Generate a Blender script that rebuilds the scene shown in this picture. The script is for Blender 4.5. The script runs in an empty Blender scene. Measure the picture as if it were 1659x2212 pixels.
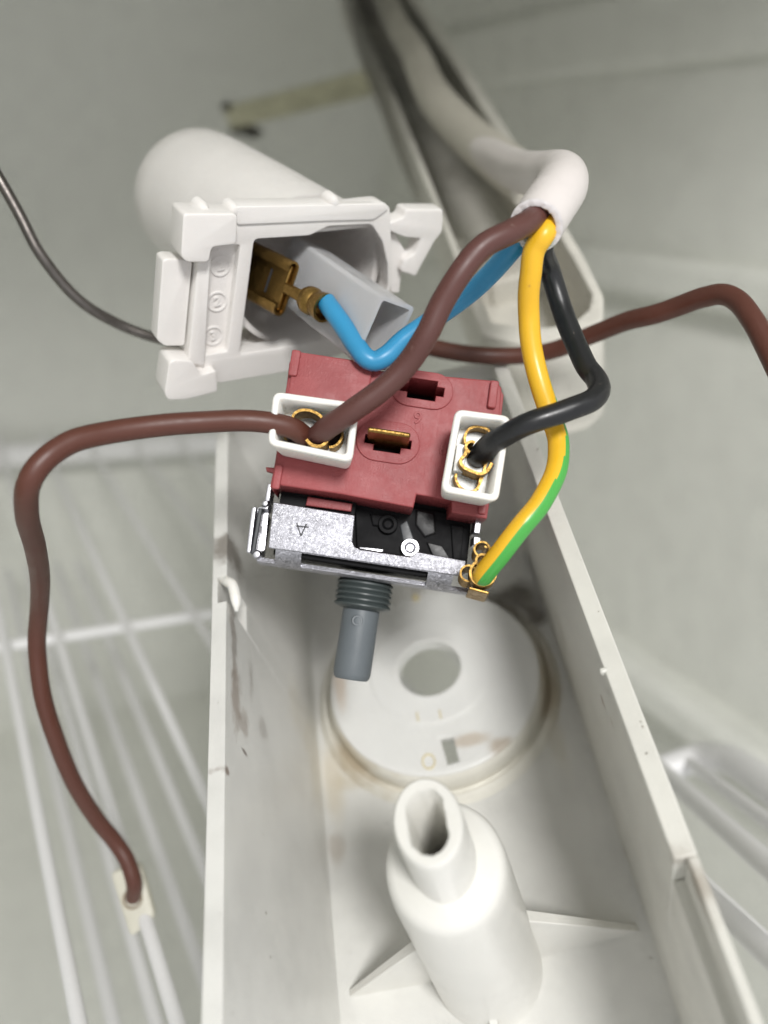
import bpy, bmesh, math, random
from mathutils import Vector, Matrix
random.seed(7)
SC = bpy.context.scene
COL = SC.collection
# ---------------------------------------------------------------- camera, world, lights (1 unit = 1 cm)
F = 1795.0                       # focal length in pixels of a 1659 x 2212 view of the photograph
def ortho(l, w):
    l = Vector(l).normalized(); w = Vector(w); w = (w - l*w.dot(l)).normalized()
    return l, w, l.cross(w)
L_, W_, G_ = ortho((.88, .10, -.46), (-.45, .35, -.82))      # fridge axes seen from the camera: right, depth, up
MF = Matrix((L_, W_, G_))
cam = bpy.data.cameras.new('camera'); camo = bpy.data.objects.new('camera', cam); COL.objects.link(camo)
camo.matrix_world = MF.to_4x4()
cam.sensor_fit = 'HORIZONTAL'; cam.sensor_width = 36.0; cam.lens = 36.0*F/1659.0
cam.clip_start = .5; cam.clip_end = 1000
cam.dof.use_dof = True; cam.dof.focus_distance = 13.2; cam.dof.aperture_fstop = .135
SC.camera = camo
world = bpy.data.worlds.new('World'); SC.world = world; world.use_nodes = True
bg = world.node_tree.nodes['Background']
bg.inputs[0].default_value = (.97, .98, 1.0, 1); bg.inputs[1].default_value = .76
def P(u, v, d):
    return MF @ Vector(((u-829.5)*d/F, (1106-v)*d/F, -d))
def area(name, loc, target, size, energy, color):
    l = bpy.data.lights.new(name, 'AREA'); l.shape = 'DISK'; l.size = size; l.energy = energy; l.color = color
    o = bpy.data.objects.new(name, l); COL.objects.link(o); o.location = loc
    o.rotation_euler = (Vector(target)-Vector(loc)).to_track_quat('-Z', 'Y').to_euler()
    return o
area('room_light', (-14, -49, 46.5), (0, 13, -6), 18, 61000, (1, .985, .965))
SC.view_settings.view_transform = 'Standard'; SC.view_settings.look = 'None'
SC.view_settings.exposure = 0.0; SC.view_settings.gamma = 1
SC.cycles.use_denoising = True; SC.cycles.denoising_input_passes = 'RGB'
SC.cycles.max_bounces = 10; SC.cycles.diffuse_bounces = 6; SC.cycles.glossy_bounces = 4
SC.cycles.transmission_bounces = 6; SC.cycles.caustics_reflective = False; SC.cycles.caustics_refractive = False

# ---------------------------------------------------------------- materials
def new_mat(name):
    m = bpy.data.materials.new(name); m.use_nodes = True
    nt = m.node_tree; return m, nt, nt.nodes['Principled BSDF']
def N(nt, t, **kw):
    n = nt.nodes.new(t)
    for k, v in kw.items(): setattr(n, k, v)
    return n
def mixc(nt, fac, a, b, mode='MIX'):
    n = N(nt, 'ShaderNodeMix', data_type='RGBA', blend_type=mode)
    for s, v in ((n.inputs[0], fac), (n.inputs[6], a), (n.inputs[7], b)):
        if isinstance(v, (int, float)): s.default_value = v
        elif isinstance(v, tuple): s.default_value = v if len(v) == 4 else (*v, 1)
        else: nt.links.new(v, s)
    return n.outputs[2]
def ramp(nt, src, a, b, c0=0.0, c1=1.0):
    n = N(nt, 'ShaderNodeMapRange', interpolation_type='SMOOTHSTEP'); nt.links.new(src, n.inputs[0])
    n.inputs[1].default_value = a; n.inputs[2].default_value = b
    n.inputs[3].default_value = c0; n.inputs[4].default_value = c1
    return n.outputs[0]
def noise(nt, scale, detail=4, rough=.55, stretch=None, w=0.0):
    tc = N(nt, 'ShaderNodeTexCoord'); mp = N(nt, 'ShaderNodeMapping'); nt.links.new(tc.outputs['Object'], mp.inputs[0])
    mp.inputs[1].default_value = (w, w*1.7, -w)
    if stretch: mp.inputs[3].default_value = stretch
    n = N(nt, 'ShaderNodeTexNoise'); n.inputs['Scale'].default_value = scale; n.inputs['Detail'].default_value = detail
    n.inputs['Roughness'].default_value = rough; nt.links.new(mp.outputs[0], n.inputs['Vector'])
    return n.outputs['Fac']
def math_(nt, op, a, b):
    n = N(nt, 'ShaderNodeMath', operation=op)
    for s, v in ((n.inputs[0], a), (n.inputs[1], b)):
        if isinstance(v, (int, float)): s.default_value = v
        else: nt.links.new(v, s)
    return n.outputs[0]
def bump(nt, bsdf, h, strength=.2, dist=.02):
    b = N(nt, 'ShaderNodeBump'); b.inputs['Strength'].default_value = strength; b.inputs['Distance'].default_value = dist
    nt.links.new(h, b.inputs['Height']); nt.links.new(b.outputs[0], bsdf.inputs['Normal'])
def blob(nt, c, r, warp=.0, wscale=1.5):
    """soft spot mask (1 in the middle) round a point of the object, edge broken up by noise"""
    tc = N(nt, 'ShaderNodeTexCoord'); mp = N(nt, 'ShaderNodeMapping', vector_type='TEXTURE')
    nt.links.new(tc.outputs['Object'], mp.inputs[0]); mp.inputs[1].default_value = c; mp.inputs[3].default_value = r
    ln = N(nt, 'ShaderNodeVectorMath', operation='LENGTH'); nt.links.new(mp.outputs[0], ln.inputs[0])
    d = ln.outputs['Value']
    if warp:
        d = math_(nt, 'ADD', d, math_(nt, 'MULTIPLY', math_(nt, 'SUBTRACT', noise(nt, wscale, 5, .65), .5), warp*2))
    return ramp(nt, d, .25, 1.0, 1.0, 0.0)
def plastic(name, col, rough=.42, sss=0.0, grain=.06, mott=.06, blobs=(), specks=0.0, trans=0.0, spec=.5, fleck=None):
    m, nt, b = new_mat(name)
    dark = tuple(c*(1-mott*2) for c in col); c = mixc(nt, ramp(nt, noise(nt, .9, 5, .6), .35, .75), col, dark)
    for (cc, rr, dc, amt, wp, ws) in blobs:
        k = math_(nt, 'MULTIPLY', blob(nt, cc, rr, wp, ws), amt); c = mixc(nt, k, c, dc)
    if specks:
        k = ramp(nt, noise(nt, 7.5, 2, .5, w=3.3), .735, .77); c = mixc(nt, math_(nt, 'MULTIPLY', k, specks), c, (.10, .075, .05))
    if fleck: c = mixc(nt, math_(nt, 'MULTIPLY', ramp(nt, noise(nt, fleck[0], 3, .6, w=1.3), fleck[1], fleck[1]+.05), fleck[2]), c, fleck[3])
    nt.links.new(c, b.inputs['Base Color'])
    r = ramp(nt, noise(nt, 2.5, 6, .7), .3, .7, rough-.07, rough+.09); nt.links.new(r, b.inputs['Roughness'])
    b.inputs['Specular IOR Level'].default_value = spec
    if sss:
        b.inputs['Subsurface Weight'].default_value = sss; b.inputs['Subsurface Radius'].default_value = (1, .9, .8)
        b.inputs['Subsurface Scale'].default_value = .12
    if trans: b.inputs['Transmission Weight'].default_value = trans
    if grain:
        scr = ramp(nt, noise(nt, 3.0, 2, .5, stretch=(9, .7, 9), w=4.4), .60, .66)
        bump(nt, b, math_(nt, 'ADD', noise(nt, 38, 3, .6), math_(nt, 'MULTIPLY', scr, -.2)), grain, .01)
    return m
def metal(name, col, rough, grain=0.0, gscale=20, spangle=False):
    m, nt, b = new_mat(name); b.inputs['Metallic'].default_value = 1.0
    n1 = noise(nt, gscale, 5, .7)
    if spangle:
        v = N(nt, 'ShaderNodeTexVoronoi'); v.inputs['Scale'].default_value = 13
        tc = N(nt, 'ShaderNodeTexCoord'); nt.links.new(tc.outputs['Object'], v.inputs['Vector'])
        k = math_(nt, 'MULTIPLY', ramp(nt, noise(nt, 13, 6, .78), .40, .66), ramp(nt, noise(nt, 2.2, 3, .6, w=5), .38, .62, .55, 1.0))
        c = mixc(nt, k, col, tuple(x*.5 for x in col))
        c = mixc(nt, ramp(nt, noise(nt, 26, 3, .6, w=2), .55, .68), c, (.78, .78, .84))
    else:
        c = mixc(nt, ramp(nt, n1, .4, .7), col, tuple(x*.62 for x in col))
    nt.links.new(c, b.inputs['Base Color'])
    nt.links.new(ramp(nt, n1, .3, .7, rough-.08, rough+.12), b.inputs['Roughness'])
    if grain: bump(nt, b, noise(nt, gscale*1.3, 5, .75), grain, .02)
    return m
WHITE = (.70, .695, .665)
M = {}
M['liner'] = plastic('liner_plastic', (.715, .72, .675), .38, grain=.0, mott=.04)
M['white'] = plastic('aged_white_plastic', WHITE, .4, sss=.08, specks=.7)
M['rod'] = plastic('white_coated_wire', (.78, .775, .78), .32, grain=0, mott=0)
M['lamp_white'] = plastic('lamp_holder_plastic', (.77, .745, .72), .38, sss=.15, mott=.02)
M['nylon'] = plastic('milky_nylon', (.86, .845, .80), .35, sss=.5, mott=.03)
M['clear'] = plastic('clear_soft_plastic', (.93, .93, .95), .32, sss=.3, mott=.01, grain=0, trans=.5)
M['red'] = plastic('red_plastic', (.325, .064, .068), .5, grain=.6, mott=.09, fleck=(30, .64, .35, (.62, .30, .30)))
M['black'] = plastic('black_plastic', (.012, .012, .013), .4, mott=.1)
M['maroon'] = plastic('shaded_recess_plastic', (.035, .012, .012), .6)  # red darkened to stand for shade deep inside the sleeves
M['mech'] = plastic('mechanism_plastic', (.008, .008, .009), .65, spec=.2)
M['dark_grey'] = plastic('dark_grey_plastic', (.05, .055, .06), .4)
M['grey'] = plastic('grey_shaft_plastic', (.125, .142, .155), .4, grain=.15)
M['grey_thread'] = plastic('grey_thread_plastic', (.050, .062, .062), .4, grain=.1)
M['steel'] = metal('galvanised_steel', (.46, .46, .50), .46, .55, 22, True)
M['steel_plain'] = metal('bright_steel', (.55, .55, .58), .36)
M['brass'] = metal('brass', (.36, .22, .065), .5)
M['brass_dark'] = metal('tarnished_brass', (.34, .21, .065), .38, .2, 12)
M['brown'] = plastic('brown_insulation', (.098, .038, .032), .44, grain=.04, mott=.03, fleck=(11, .70, .5, (.30, .24, .20)))
M['brown_warm'] = plastic('warm_brown_insulation', (.095, .031, .020), .44, grain=.04, mott=.03, fleck=(11, .70, .5, (.30, .24, .20)))
M['blue'] = plastic('blue_insulation', (.035, .27, .50), .36, grain=.03, mott=.03)
M['yellow'] = plastic('yellow_insulation', (.80, .46, .022), .34, grain=.05, mott=.03, fleck=(10, .71, .7, (.25, .14, .05)))
M['green'] = plastic('green_insulation', (.07, .38, .065), .34, grain=.03, mott=.03)
M['black_wire'] = plastic('black_insulation', (.013, .0135, .015), .34, grain=.06, mott=.1, fleck=(11, .70, .5, (.30, .24, .20)))
M['sheath'] = plastic('white_cable_sheath', (.76, .71, .69), .28, mott=.015, grain=0)
M['cut'] = plastic('cut_sheath', (.80, .76, .76), .6, sss=.3, grain=.9, mott=.1)
M['capillary'] = metal('grey_capillary', (.17, .155, .145), .35, .1, 9)
M['tape'] = plastic('old_tape', (.60, .58, .42), .5, mott=.16)
M['plug'] = plastic('pale_plug_plastic', (.60, .58, .49), .4, grain=0)
M['mould'] = plastic('mould', (.10, .095, .08), .8, mott=.2)
M['stain'] = plastic('brown_stain', (.30, .235, .165), .7, mott=.2)
M['engrave'] = plastic('engraved_line', (.03, .03, .035), .5)

# ---------------------------------------------------------------- helpers
def link(o, parent=None, mat=None):
    COL.objects.link(o)
    if parent is not None: o.parent = parent
    if mat is not None: o.data.materials.append(M[mat])
    return o
def finish(me, smooth=40):
    for p in me.polygons: p.use_smooth = True
    if smooth is not None and hasattr(me, 'set_sharp_from_angle'): me.set_sharp_from_angle(angle=math.radians(smooth))
def obj(name, bm, mat, parent=None, smooth=40, bevel=0, seg=2):
    me = bpy.data.meshes.new(name); bm.normal_update(); bm.to_mesh(me); bm.free(); finish(me, smooth)
    o = bpy.data.objects.new(name, me); link(o, parent, mat)
    if bevel:
        b = o.modifiers.new('bevel', 'BEVEL'); b.width = bevel; b.segments = seg; b.limit_method = 'ANGLE'
        b.angle_limit = math.radians(38); b.harden_normals = False
    return o
def thing(name, label, cat, mat4=None, group=None):
    o = bpy.data.objects.new(name, None); COL.objects.link(o); o.empty_display_size = .5
    if mat4 is not None: o.matrix_world = mat4
    o['label'] = label; o['category'] = cat
    if group: o['group'] = group
    return o
def frame(origin, X, Y, Z=None):
    """4x4 from camera-space axes (orthonormalised) and a world origin"""
    X = (MF @ Vector(X)).normalized(); Y = MF @ Vector(Y); Y = (Y - X*Y.dot(X)).normalized(); Z = X.cross(Y)
    m = Matrix((X, Y, Z)).transposed().to_4x4(); m.translation = origin
    return m
def hit(T, u, v, z=0.0):
    """where the line of sight through (u,v) meets the plane at height z of frame T (local x, y)"""
    Ti = T.inverted(); o = Ti @ Vector((0, 0, 0)); p = Ti @ P(u, v, 10.0); d = p - o
    t = (z - o.z)/d.z; q = o + d*t
    return (q.x, q.y)
def hits(T, pts, z=0.0): return [hit(T, u, v, z) for u, v in pts]
def rnd(poly, r, seg=4):
    out = []; n = len(poly)
    for i in range(n):
        a, b, c = Vector(poly[i-1]), Vector(poly[i]), Vector(poly[(i+1) % n])
        d1 = (a-b); d2 = (c-b); rr = min(r if not isinstance(r, (list, tuple)) else r[i], d1.length*.45, d2.length*.45)
        p1 = b + d1.normalized()*rr; p2 = b + d2.normalized()*rr
        for k in range(seg+1):
            t = k/seg; out.append(tuple((p1*(1-t)**2 + b*2*t*(1-t) + p2*t*t)))
    return out
def circ(cx, cy, r, n=48, ry=None, rot=0):
    ry = ry or r; c, s = math.cos(rot), math.sin(rot); out = []
    for k in range(n):
        a = 2*math.pi*k/n; x, y = r*math.cos(a), ry*math.sin(a); out.append((cx+x*c-y*s, cy+x*s+y*c))
    return out
def rect(x0, y0, x1, y1): return [(x0, y0), (x1, y0), (x1, y1), (x0, y1)]
def stadium(cx, cy, w, h, n=10, rot=0):
    r = h/2; out = []
    for s, a0 in ((1, -90), (-1, 90)):
        for k in range(n+1):
            a = math.radians(a0 + 180*k/n); out.append((s*(w/2-r)+r*math.cos(a), r*math.sin(a)))
    c, s_ = math.cos(rot), math.sin(rot)
    return [(cx+x*c-y*s_, cy+x*s_+y*c) for x, y in out]
def plate(name, outer, holes, z0, z1, mat, parent=None, bevel=.02, smooth=35):
    cu = bpy.data.curves.new(name, 'CURVE'); cu.dimensions = '2D'; cu.fill_mode = 'BOTH'
    for poly in [outer]+list(holes):
        sp = cu.splines.new('POLY'); sp.points.add(len(poly)-1); sp.use_cyclic_u = True
        for q, (x, y) in zip(sp.points, poly): q.co = (x, y, 0, 1)
    cu.extrude = max((z1-z0)/2-bevel, .0005); cu.bevel_depth = bevel; cu.bevel_resolution = 2; cu.offset = -bevel
    t = bpy.data.objects.new('tmp', cu); COL.objects.link(t)
    me = bpy.data.meshes.new_from_object(t); bpy.data.objects.remove(t); bpy.data.curves.remove(cu)
    me.name = name; me.transform(Matrix.Translation((0, 0, (z0+z1)/2)))
    bm = bmesh.new(); bm.from_mesh(me); bmesh.ops.remove_doubles(bm, verts=bm.verts, dist=1e-5); bm.to_mesh(me); bm.free()
    me.materials.clear(); finish(me, smooth)
    o = bpy.data.objects.new(name, me); return link(o, parent, mat)
def text(name, s, size, loc, rot, depth, mat, parent):
    cu = bpy.data.curves.new(name, 'FONT'); cu.body = s; cu.size = size; cu.extrude = depth; cu.bevel_depth = depth*.5
    cu.align_x = 'CENTER'; cu.align_y = 'CENTER'; cu.resolution_u = 4
    t = bpy.data.objects.new('tmp', cu); COL.objects.link(t)
    me = bpy.data.meshes.new_from_object(t); bpy.data.objects.remove(t); bpy.data.curves.remove(cu)
    me.name = name; me.transform(Matrix.Translation(loc) @ Matrix.Rotation(rot, 4, 'Z')); me.materials.clear(); finish(me)
    o = bpy.data.objects.new(name, me); return link(o, parent, mat)
def box_bm(x0, x1, y0, y1, z0, z1, bm=None):
    bm = bm or bmesh.new(); r = bmesh.ops.create_cube(bm, size=1)
    for v in r['verts']: v.co = Vector(((x0+x1)/2+v.co.x*(x1-x0), (y0+y1)/2+v.co.y*(y1-y0), (z0+z1)/2+v.co.z*(z1-z0)))
    return bm
def box(name, x0, x1, y0, y1, z0, z1, mat, parent=None, bevel=.02):
    return obj(name, box_bm(x0, x1, y0, y1, z0, z1), mat, parent, 35, bevel)
def hexa(bm, a, b):
    """solid between two quads a (4 pts) and b (4 pts)"""
    va = [bm.verts.new(p) for p in a]; vb = [bm.verts.new(p) for p in b]
    bm.faces.new(va[::-1]); bm.faces.new(vb)
    n = len(va)
    for i in range(n): bm.faces.new((va[i], va[(i+1) % n], vb[(i+1) % n], vb[i]))
    bmesh.ops.recalc_face_normals(bm, faces=bm.faces)
    return bm
def catmull(pts, n=10, rs=None):
    P_ = [Vector(p) for p in pts]; out = []; ro = []
    E = [P_[0]*2-P_[1]] + P_ + [P_[-1]*2-P_[-2]]
    R = None if rs is None else [rs[0]]+list(rs)+[rs[-1]]
    for i in range(1, len(E)-2):
        p0, p1, p2, p3 = E[i-1:i+3]
        t0 = 0; t1 = t0+max((p1-p0).length, 1e-6)**.5; t2 = t1+max((p2-p1).length, 1e-6)**.5; t3 = t2+max((p3-p2).length, 1e-6)**.5
        for k in range(n):
            t = t1+(t2-t1)*k/n
            a1 = p0*(t1-t)/(t1-t0)+p1*(t-t0)/(t1-t0); a2 = p1*(t2-t)/(t2-t1)+p2*(t-t1)/(t2-t1); a3 = p2*(t3-t)/(t3-t2)+p3*(t-t2)/(t3-t2)
            b1 = a1*(t2-t)/(t2-t0)+a2*(t-t0)/(t2-t0); b2 = a2*(t3-t)/(t3-t1)+a3*(t-t1)/(t3-t1)
            out.append(b1*(t2-t)/(t2-t1)+b2*(t-t1)/(t2-t1))
            if R: ro.append(R[i]*(1-k/n)+R[i+1]*k/n)
    out.append(P_[-1]); 
    if R: ro.append(rs[-1])
    return (out, ro) if rs is not None else out
def tube_bm(pts, r, ns=20, bm=None, cap=True, stripe=None, prof=None, up=None):
    """swept tube; prof: cross-section [(x,y)] instead of a circle; stripe(i_frac, angle)->material index"""
    bm = bm or bmesh.new(); n = len(pts); rings = []
    T = [((pts[min(i+1, n-1)]-pts[max(i-1, 0)]).normalized()) for i in range(n)]
    u = Vector(up) if up is not None else (Vector((0, 0, 1)) if abs(T[0].z) < .9 else Vector((1, 0, 0)))
    u = (u - T[0]*u.dot(T[0])).normalized()
    for i in range(n):
        if i: u = (T[i-1].rotation_difference(T[i]) @ u); u = (u - T[i]*u.dot(T[i])).normalized()
        w = T[i].cross(u); rr = r[i] if isinstance(r, (list, tuple)) else r
        if prof: ring = [bm.verts.new(pts[i] + u*x*rr + w*y*rr) for x, y in prof]
        else: ring = [bm.verts.new(pts[i] + (u*math.cos(2*math.pi*k/ns) + w*math.sin(2*math.pi*k/ns))*rr) for k in range(ns)]
        rings.append(ring)
    m = len(rings[0])
    for i in range(n-1):
        for k in range(m):
            f = bm.faces.new((rings[i][k], rings[i][(k+1) % m], rings[i+1][(k+1) % m], rings[i+1][k]))
            if stripe: f.material_index = stripe(i/(n-1), (f.calc_center_median()-(pts[i]+pts[i+1])/2).normalized())
    if cap:
        bm.faces.new(rings[0][::-1]); bm.faces.new(rings[-1])
    return bm
def wire(name, uvd, r, mat, parent=None, n=10, ns=20, **kw):
    pts = catmull([P(*q) for q in uvd], n)
    # tiny handling irregularities so that the run is not mathematically smooth
    for i, p in enumerate(pts): pts[i] = p + Vector((math.sin(i*.37+1), math.sin(i*.29+2), math.cos(i*.33)))*.004
    return obj(name, tube_bm(pts, r, ns, **kw), mat, parent, 60)
def lathe(name, prof, mat, parent, n=64, M4=None, sx=1, sy=1, closed=False, smooth=35):
    bm = bmesh.new(); rings = []
    for (r, z) in prof:
        rings.append([bm.verts.new((r*sx*math.cos(2*math.pi*k/n), r*sy*math.sin(2*math.pi*k/n), z)) for k in range(n)])
    prs = list(zip(rings, rings[1:])) + ([(rings[-1], rings[0])] if closed else [])
    for a, b in prs:
        for k in range(n): bm.faces.new((a[k], a[(k+1) % n], b[(k+1) % n], b[k]))
    if not closed:
        if prof[0][0] > 1e-4: bm.faces.new(rings[0][::-1])
        if prof[-1][0] > 1e-4: bm.faces.new(rings[-1])
    bmesh.ops.remove_doubles(bm, verts=bm.verts, dist=1e-5)
    bmesh.ops.recalc_face_normals(bm, faces=bm.faces)
    if M4 is not None: bmesh.ops.transform(bm, matrix=M4, verts=bm.verts)
    return obj(name, bm, mat, parent, smooth)
def ribbon(name, path, th, z0, z1, mat, parent, bevel=0):
    """sheet metal bent along a 2D path, standing from z0 to z1"""
    q = [Vector((p[0], p[1], 0)) for p in path]; bm = bmesh.new(); L = []; R = []
    for i, p in enumerate(q):
        t = (q[min(i+1, len(q)-1)]-q[max(i-1, 0)]).normalized(); nn = Vector((-t.y, t.x, 0))*th/2
        L.append(p+nn); R.append(p-nn)
    loop = L+R[::-1]; lo = [bm.verts.new((p.x, p.y, z0)) for p in loop]; hi = [bm.verts.new((p.x, p.y, z1)) for p in loop]
    m = len(loop); k = len(L)
    for i in range(m): bm.faces.new((lo[i], lo[(i+1) % m], hi[(i+1) % m], hi[i]))
    for i in range(k-1):
        bm.faces.new((hi[i], hi[i+1], hi[m-2-i], hi[m-1-i])); bm.faces.new((lo[i], lo[m-1-i], lo[m-2-i], lo[i+1]))
    bmesh.ops.recalc_face_normals(bm, faces=bm.faces)
    return obj(name, bm, mat, parent, 35, bevel, 1)
def arc(cx, cy, r, a0, a1, n=12): return [(cx+r*math.cos(math.radians(a0+(a1-a0)*k/n)), cy+r*math.sin(math.radians(a0+(a1-a0)*k/n))) for k in range(n+1)]
def setting(name, bm, mat, bevel=0):
    o = obj(name, bm, mat, None, 35, bevel); o['kind'] = 'structure'; return o

# ---------------------------------------------------------------- the refrigerator cabinet (the setting)
XL, XR, YB, YF, ZB, ZT = -26, 26, 50, -6, -34, 20
setting('wall_back', box_bm(XL-2, XR+2, YB, YB+2, ZB-2, ZT+2), 'liner')
setting('wall_right', box_bm(XR, XR+2, YF, YB, ZB, ZT), 'liner')
setting('wall_left', box_bm(XL-2, XL, YF, YB, ZB, ZT), 'liner')
setting('ceiling', box_bm(XL-2, XR+2, YF, YB, ZT, ZT+2), 'liner')
setting('floor', box_bm(XL-2, XR+2, YF, YB, ZB-2, ZB), 'liner')
for (z, dz, dx) in ((-19.2, 1.7, 1.6), (-3.1, 1.8, .9), (5.4, 3.0, .6)):
    o = setting('wall_ledge', box_bm(XR-dx, XR+.5, YF+1, YB-1, z, z+dz), 'liner', .55)
    o.modifiers['bevel'].segments = 5

# ---------------------------------------------------------------- wire shelf on the left, deep in the cabinet
SZ = -15.0
sh = thing('wire_shelf', 'blurred white wire shelf of long rods behind the control housing on the left', 'wire shelf', Matrix.Translation((-14, 27, SZ)))
def rod(name, pts, r, parent):
    inv = parent.matrix_world.inverted(); return obj(name, tube_bm([inv @ Vector(p) for p in pts], r, 12), 'rod', parent, 60)
def rod_x(slope, z, w):       # lateral position of a rod from its slope in the picture
    # a point (l, w, z) shows at u; the rods share a vanishing point, so slope fixes l for a given height
    v = 1300.0; u = -150 + slope*(v-350); d = P(u, v, 1.0); k = z/d.z; return (d*k).x
for s in (-.15, .0, .15, .265, .42, .58, .74, .90, 1.06):
    x = rod_x(s, SZ, 0); rod('rod', [(x, 2, SZ), (x, 47.3, SZ), (x, 49.2, SZ+.9)], .16, sh)
rod('cross_bar', [(-25.5, 27.6, SZ-.4), (16, 27.6, SZ-.4)], .21, sh)
rod('cross_bar', [(-25.5, 48.6, SZ-.2), (18, 48.6, SZ-.2)], .75, sh)
rod('side_bar', [(-25, 1, SZ-.3), (-25, 49, SZ-.3)], .3, sh)
sh2 = thing('lower_wire_shelf', 'lower white wire shelf showing through the rods of the upper shelf', 'wire shelf', Matrix.Translation((-10, 20, -24)))
for s in (.19, .24, .315, .37):
    x = rod_x(s, -21, 0); rod('rod', [(x, 3, -21), (x, 46, -21)], .2, sh2)
rod('cross_bar', [(-25, 6, -21.4), (8, 6, -21.4)], .25, sh2)
# white rack on the right, nearer
ra = thing('wire_rack', 'thick white bent rod and straight rods of rack beside the right rim of the housing', 'wire rack', Matrix.Translation((10, 10, -13)))
pc = [P(1300, 1712, 24), P(1430, 1664, 24.3), P(1510, 1636, 24.2), P(1570, 1640, 23.2), P(1625, 1672, 21.9), P(1690, 1722, 20.4), P(1790, 1800, 18.4), P(1990, 1960, 15)]
inv = ra.matrix_world.inverted()
obj('frame_rod', tube_bm([inv @ q for q in catmull(pc, 8)], .42, 14), 'rod', ra, 60)
for a, b, r in (((1400, 1640, 24.5), (1830, 2020, 13.5), .25), ((1380, 1795, 22.6), (1830, 2220, 13.0), .25), ((1480, 1640, 24.4), (1800, 1880, 16), .18)):
    obj('rod', tube_bm([inv @ P(*a), inv @ P(*b)], r, 12), 'rod', ra, 60)

# ---------------------------------------------------------------- the thermostat and lamp housing (open tray seen from above)
AX = (-.124, .708, -.696); LX = (.971, .2315, .0624)
H = 5.5
rim0 = P(488, 1400, 14.0)
T0 = frame(Vector((0, 0, 0)), LX, AX)
zc = T0.col[2].to_3d()
T0.translation = rim0 - zc*H
fx, fy = hit(T0, 930, 1500, 0)
TH = T0.copy(); TH.translation = T0 @ Vector((fx, fy, 0))       # origin: middle of the tray floor under the shaft hole
ho = thing('control_housing', 'long open cream plastic housing with thin side walls and a round shaft boss inside', 'housing', TH)
def hh(u, v, z=0.0): return Vector(hit(TH, u, v, z))
# cross-section lines, traced once and then kept as plain lateral positions
xlf = hh(697, 1700, 0).x; xrf = hh(1300, 1690, 0).x
xlr = hh(487, 1500, H).x; xrr = hh(1325, 1500, H).x
print('HOUSING', xlf, xrf, xlr, xrr)
Y0 = -9.5; Y1 = hh(950, 800, H).y; print('Y1', Y1, 'cam local', TH.inverted() @ Vector((0, 0, 0)))
tw = .27
def wall_seg(name, side, y0, y1, z0=0.0, z1=H, toff=0.0, mat='white_l'):
    if side < 0: xb = xlf; xt = xlr; o = -tw
    else: xb = xrf; xt = xrr; o = tw+.03
    def xat(z): return xb+(xt-xb)*z/H
    a = [(xat(z0)+toff, y0, z0-.2 if z0 == 0 else z0), (xat(z1)+toff, y0, z1), (xat(z1)+o, y0, z1), (xat(z0)+o, y0, z0-.2 if z0 == 0 else z0)]
    b = [(x, y1, z) for x, _, z in a]
    return hexa(bmesh.new(), a, b)
smudge = (.20, .165, .135)
def yl(v, side=-1, z=H):
    return hh(487 if side < 0 else 1290+(v-1410)*.36, v, z).y
# stains on the inner faces: object-space spots where the photograph has them
hookA, hookB = yl(1242), yl(1298)
def st(u, v, side):   # point on an inner wall: march z until the lateral position agrees
    best = None
    for k in range(60):
        z = H*k/59; p = hh(u, v, z); x = (xlf+(xlr-xlf)*z/H) if side < 0 else (xrf+(xrr-xrf)*z/H)
        if best is None or abs(p.x-x) < best[0]: best = (abs(p.x-x), (x, p.y, z))
    return best[1]
bl = []
for (u, v, r, amt, c) in ((500, 1190, (.5, .5, 1.1), .9, (.22, .20, .175)), (505, 1400, (.5, 1.0, .18), .6, smudge), (512, 1500, (.5, .9, .32), .85, (.33, .28, .24)),
                          (528, 1560, (.5, .35, .3), .7, (.30, .25, .21)), (570, 1575, (.5, .3, .34), .4, smudge), (545, 1470, (.5, .6, .16), .35, smudge), (528, 1625, (.5, .06, .2), .9, (.14, .11, .09)),
                          (745, 1570, (.5, .8, 1.0), .0, smudge), (500, 1330, (.5, .7, .2), .5, smudge), (492, 1665, (.4, .1, .12), .9, (.14, .08, .05)),
                          (640, 1530, (.6, .9, .9), .22, (.55, .48, .33)), (680, 1640, (.6, 1.5, .7), .25, (.50, .43, .27)), (660, 1590, (.6, .5, .3), .2, (.5, .42, .3))):
    bl.append((st(u, v, -1), r, c, amt, .8, 3.0))
M['white_l'] = plastic('aged_white_plastic_left_wall', WHITE, .38, sss=.05, blobs=bl, specks=.6)
br = []
for (u, v, r, amt, c) in ((1120, 1240, (.5, .9, .9), .85, (.10, .09, .075)), (1150, 1310, (.5, .35, .5), .7, (.13, .11, .09)), (1302, 1515, (.3, .16, .13), .8, (.2, .13, .09)),
                          (1322, 1560, (.3, .12, .10), .6, (.25, .17, .12)), (1315, 1495, (.3, .07, .07), .9, (.1, .07, .05)), (1350, 1838, (.3, .1, .08), .7, (.25, .15, .07)),
                          (1215, 1370, (.5, .8, .6), .3, (.3, .27, .22)), (1478, 1925, (.5, .7, .3), .7, (.20, .15, .10))):
    br.append((st(u, v, 1), r, c, amt, .5, 2.2))
M['white_r'] = plastic('aged_white_plastic_right_wall', (.66, .65, .60), .38, sss=.05, blobs=br, specks=.9)
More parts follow.
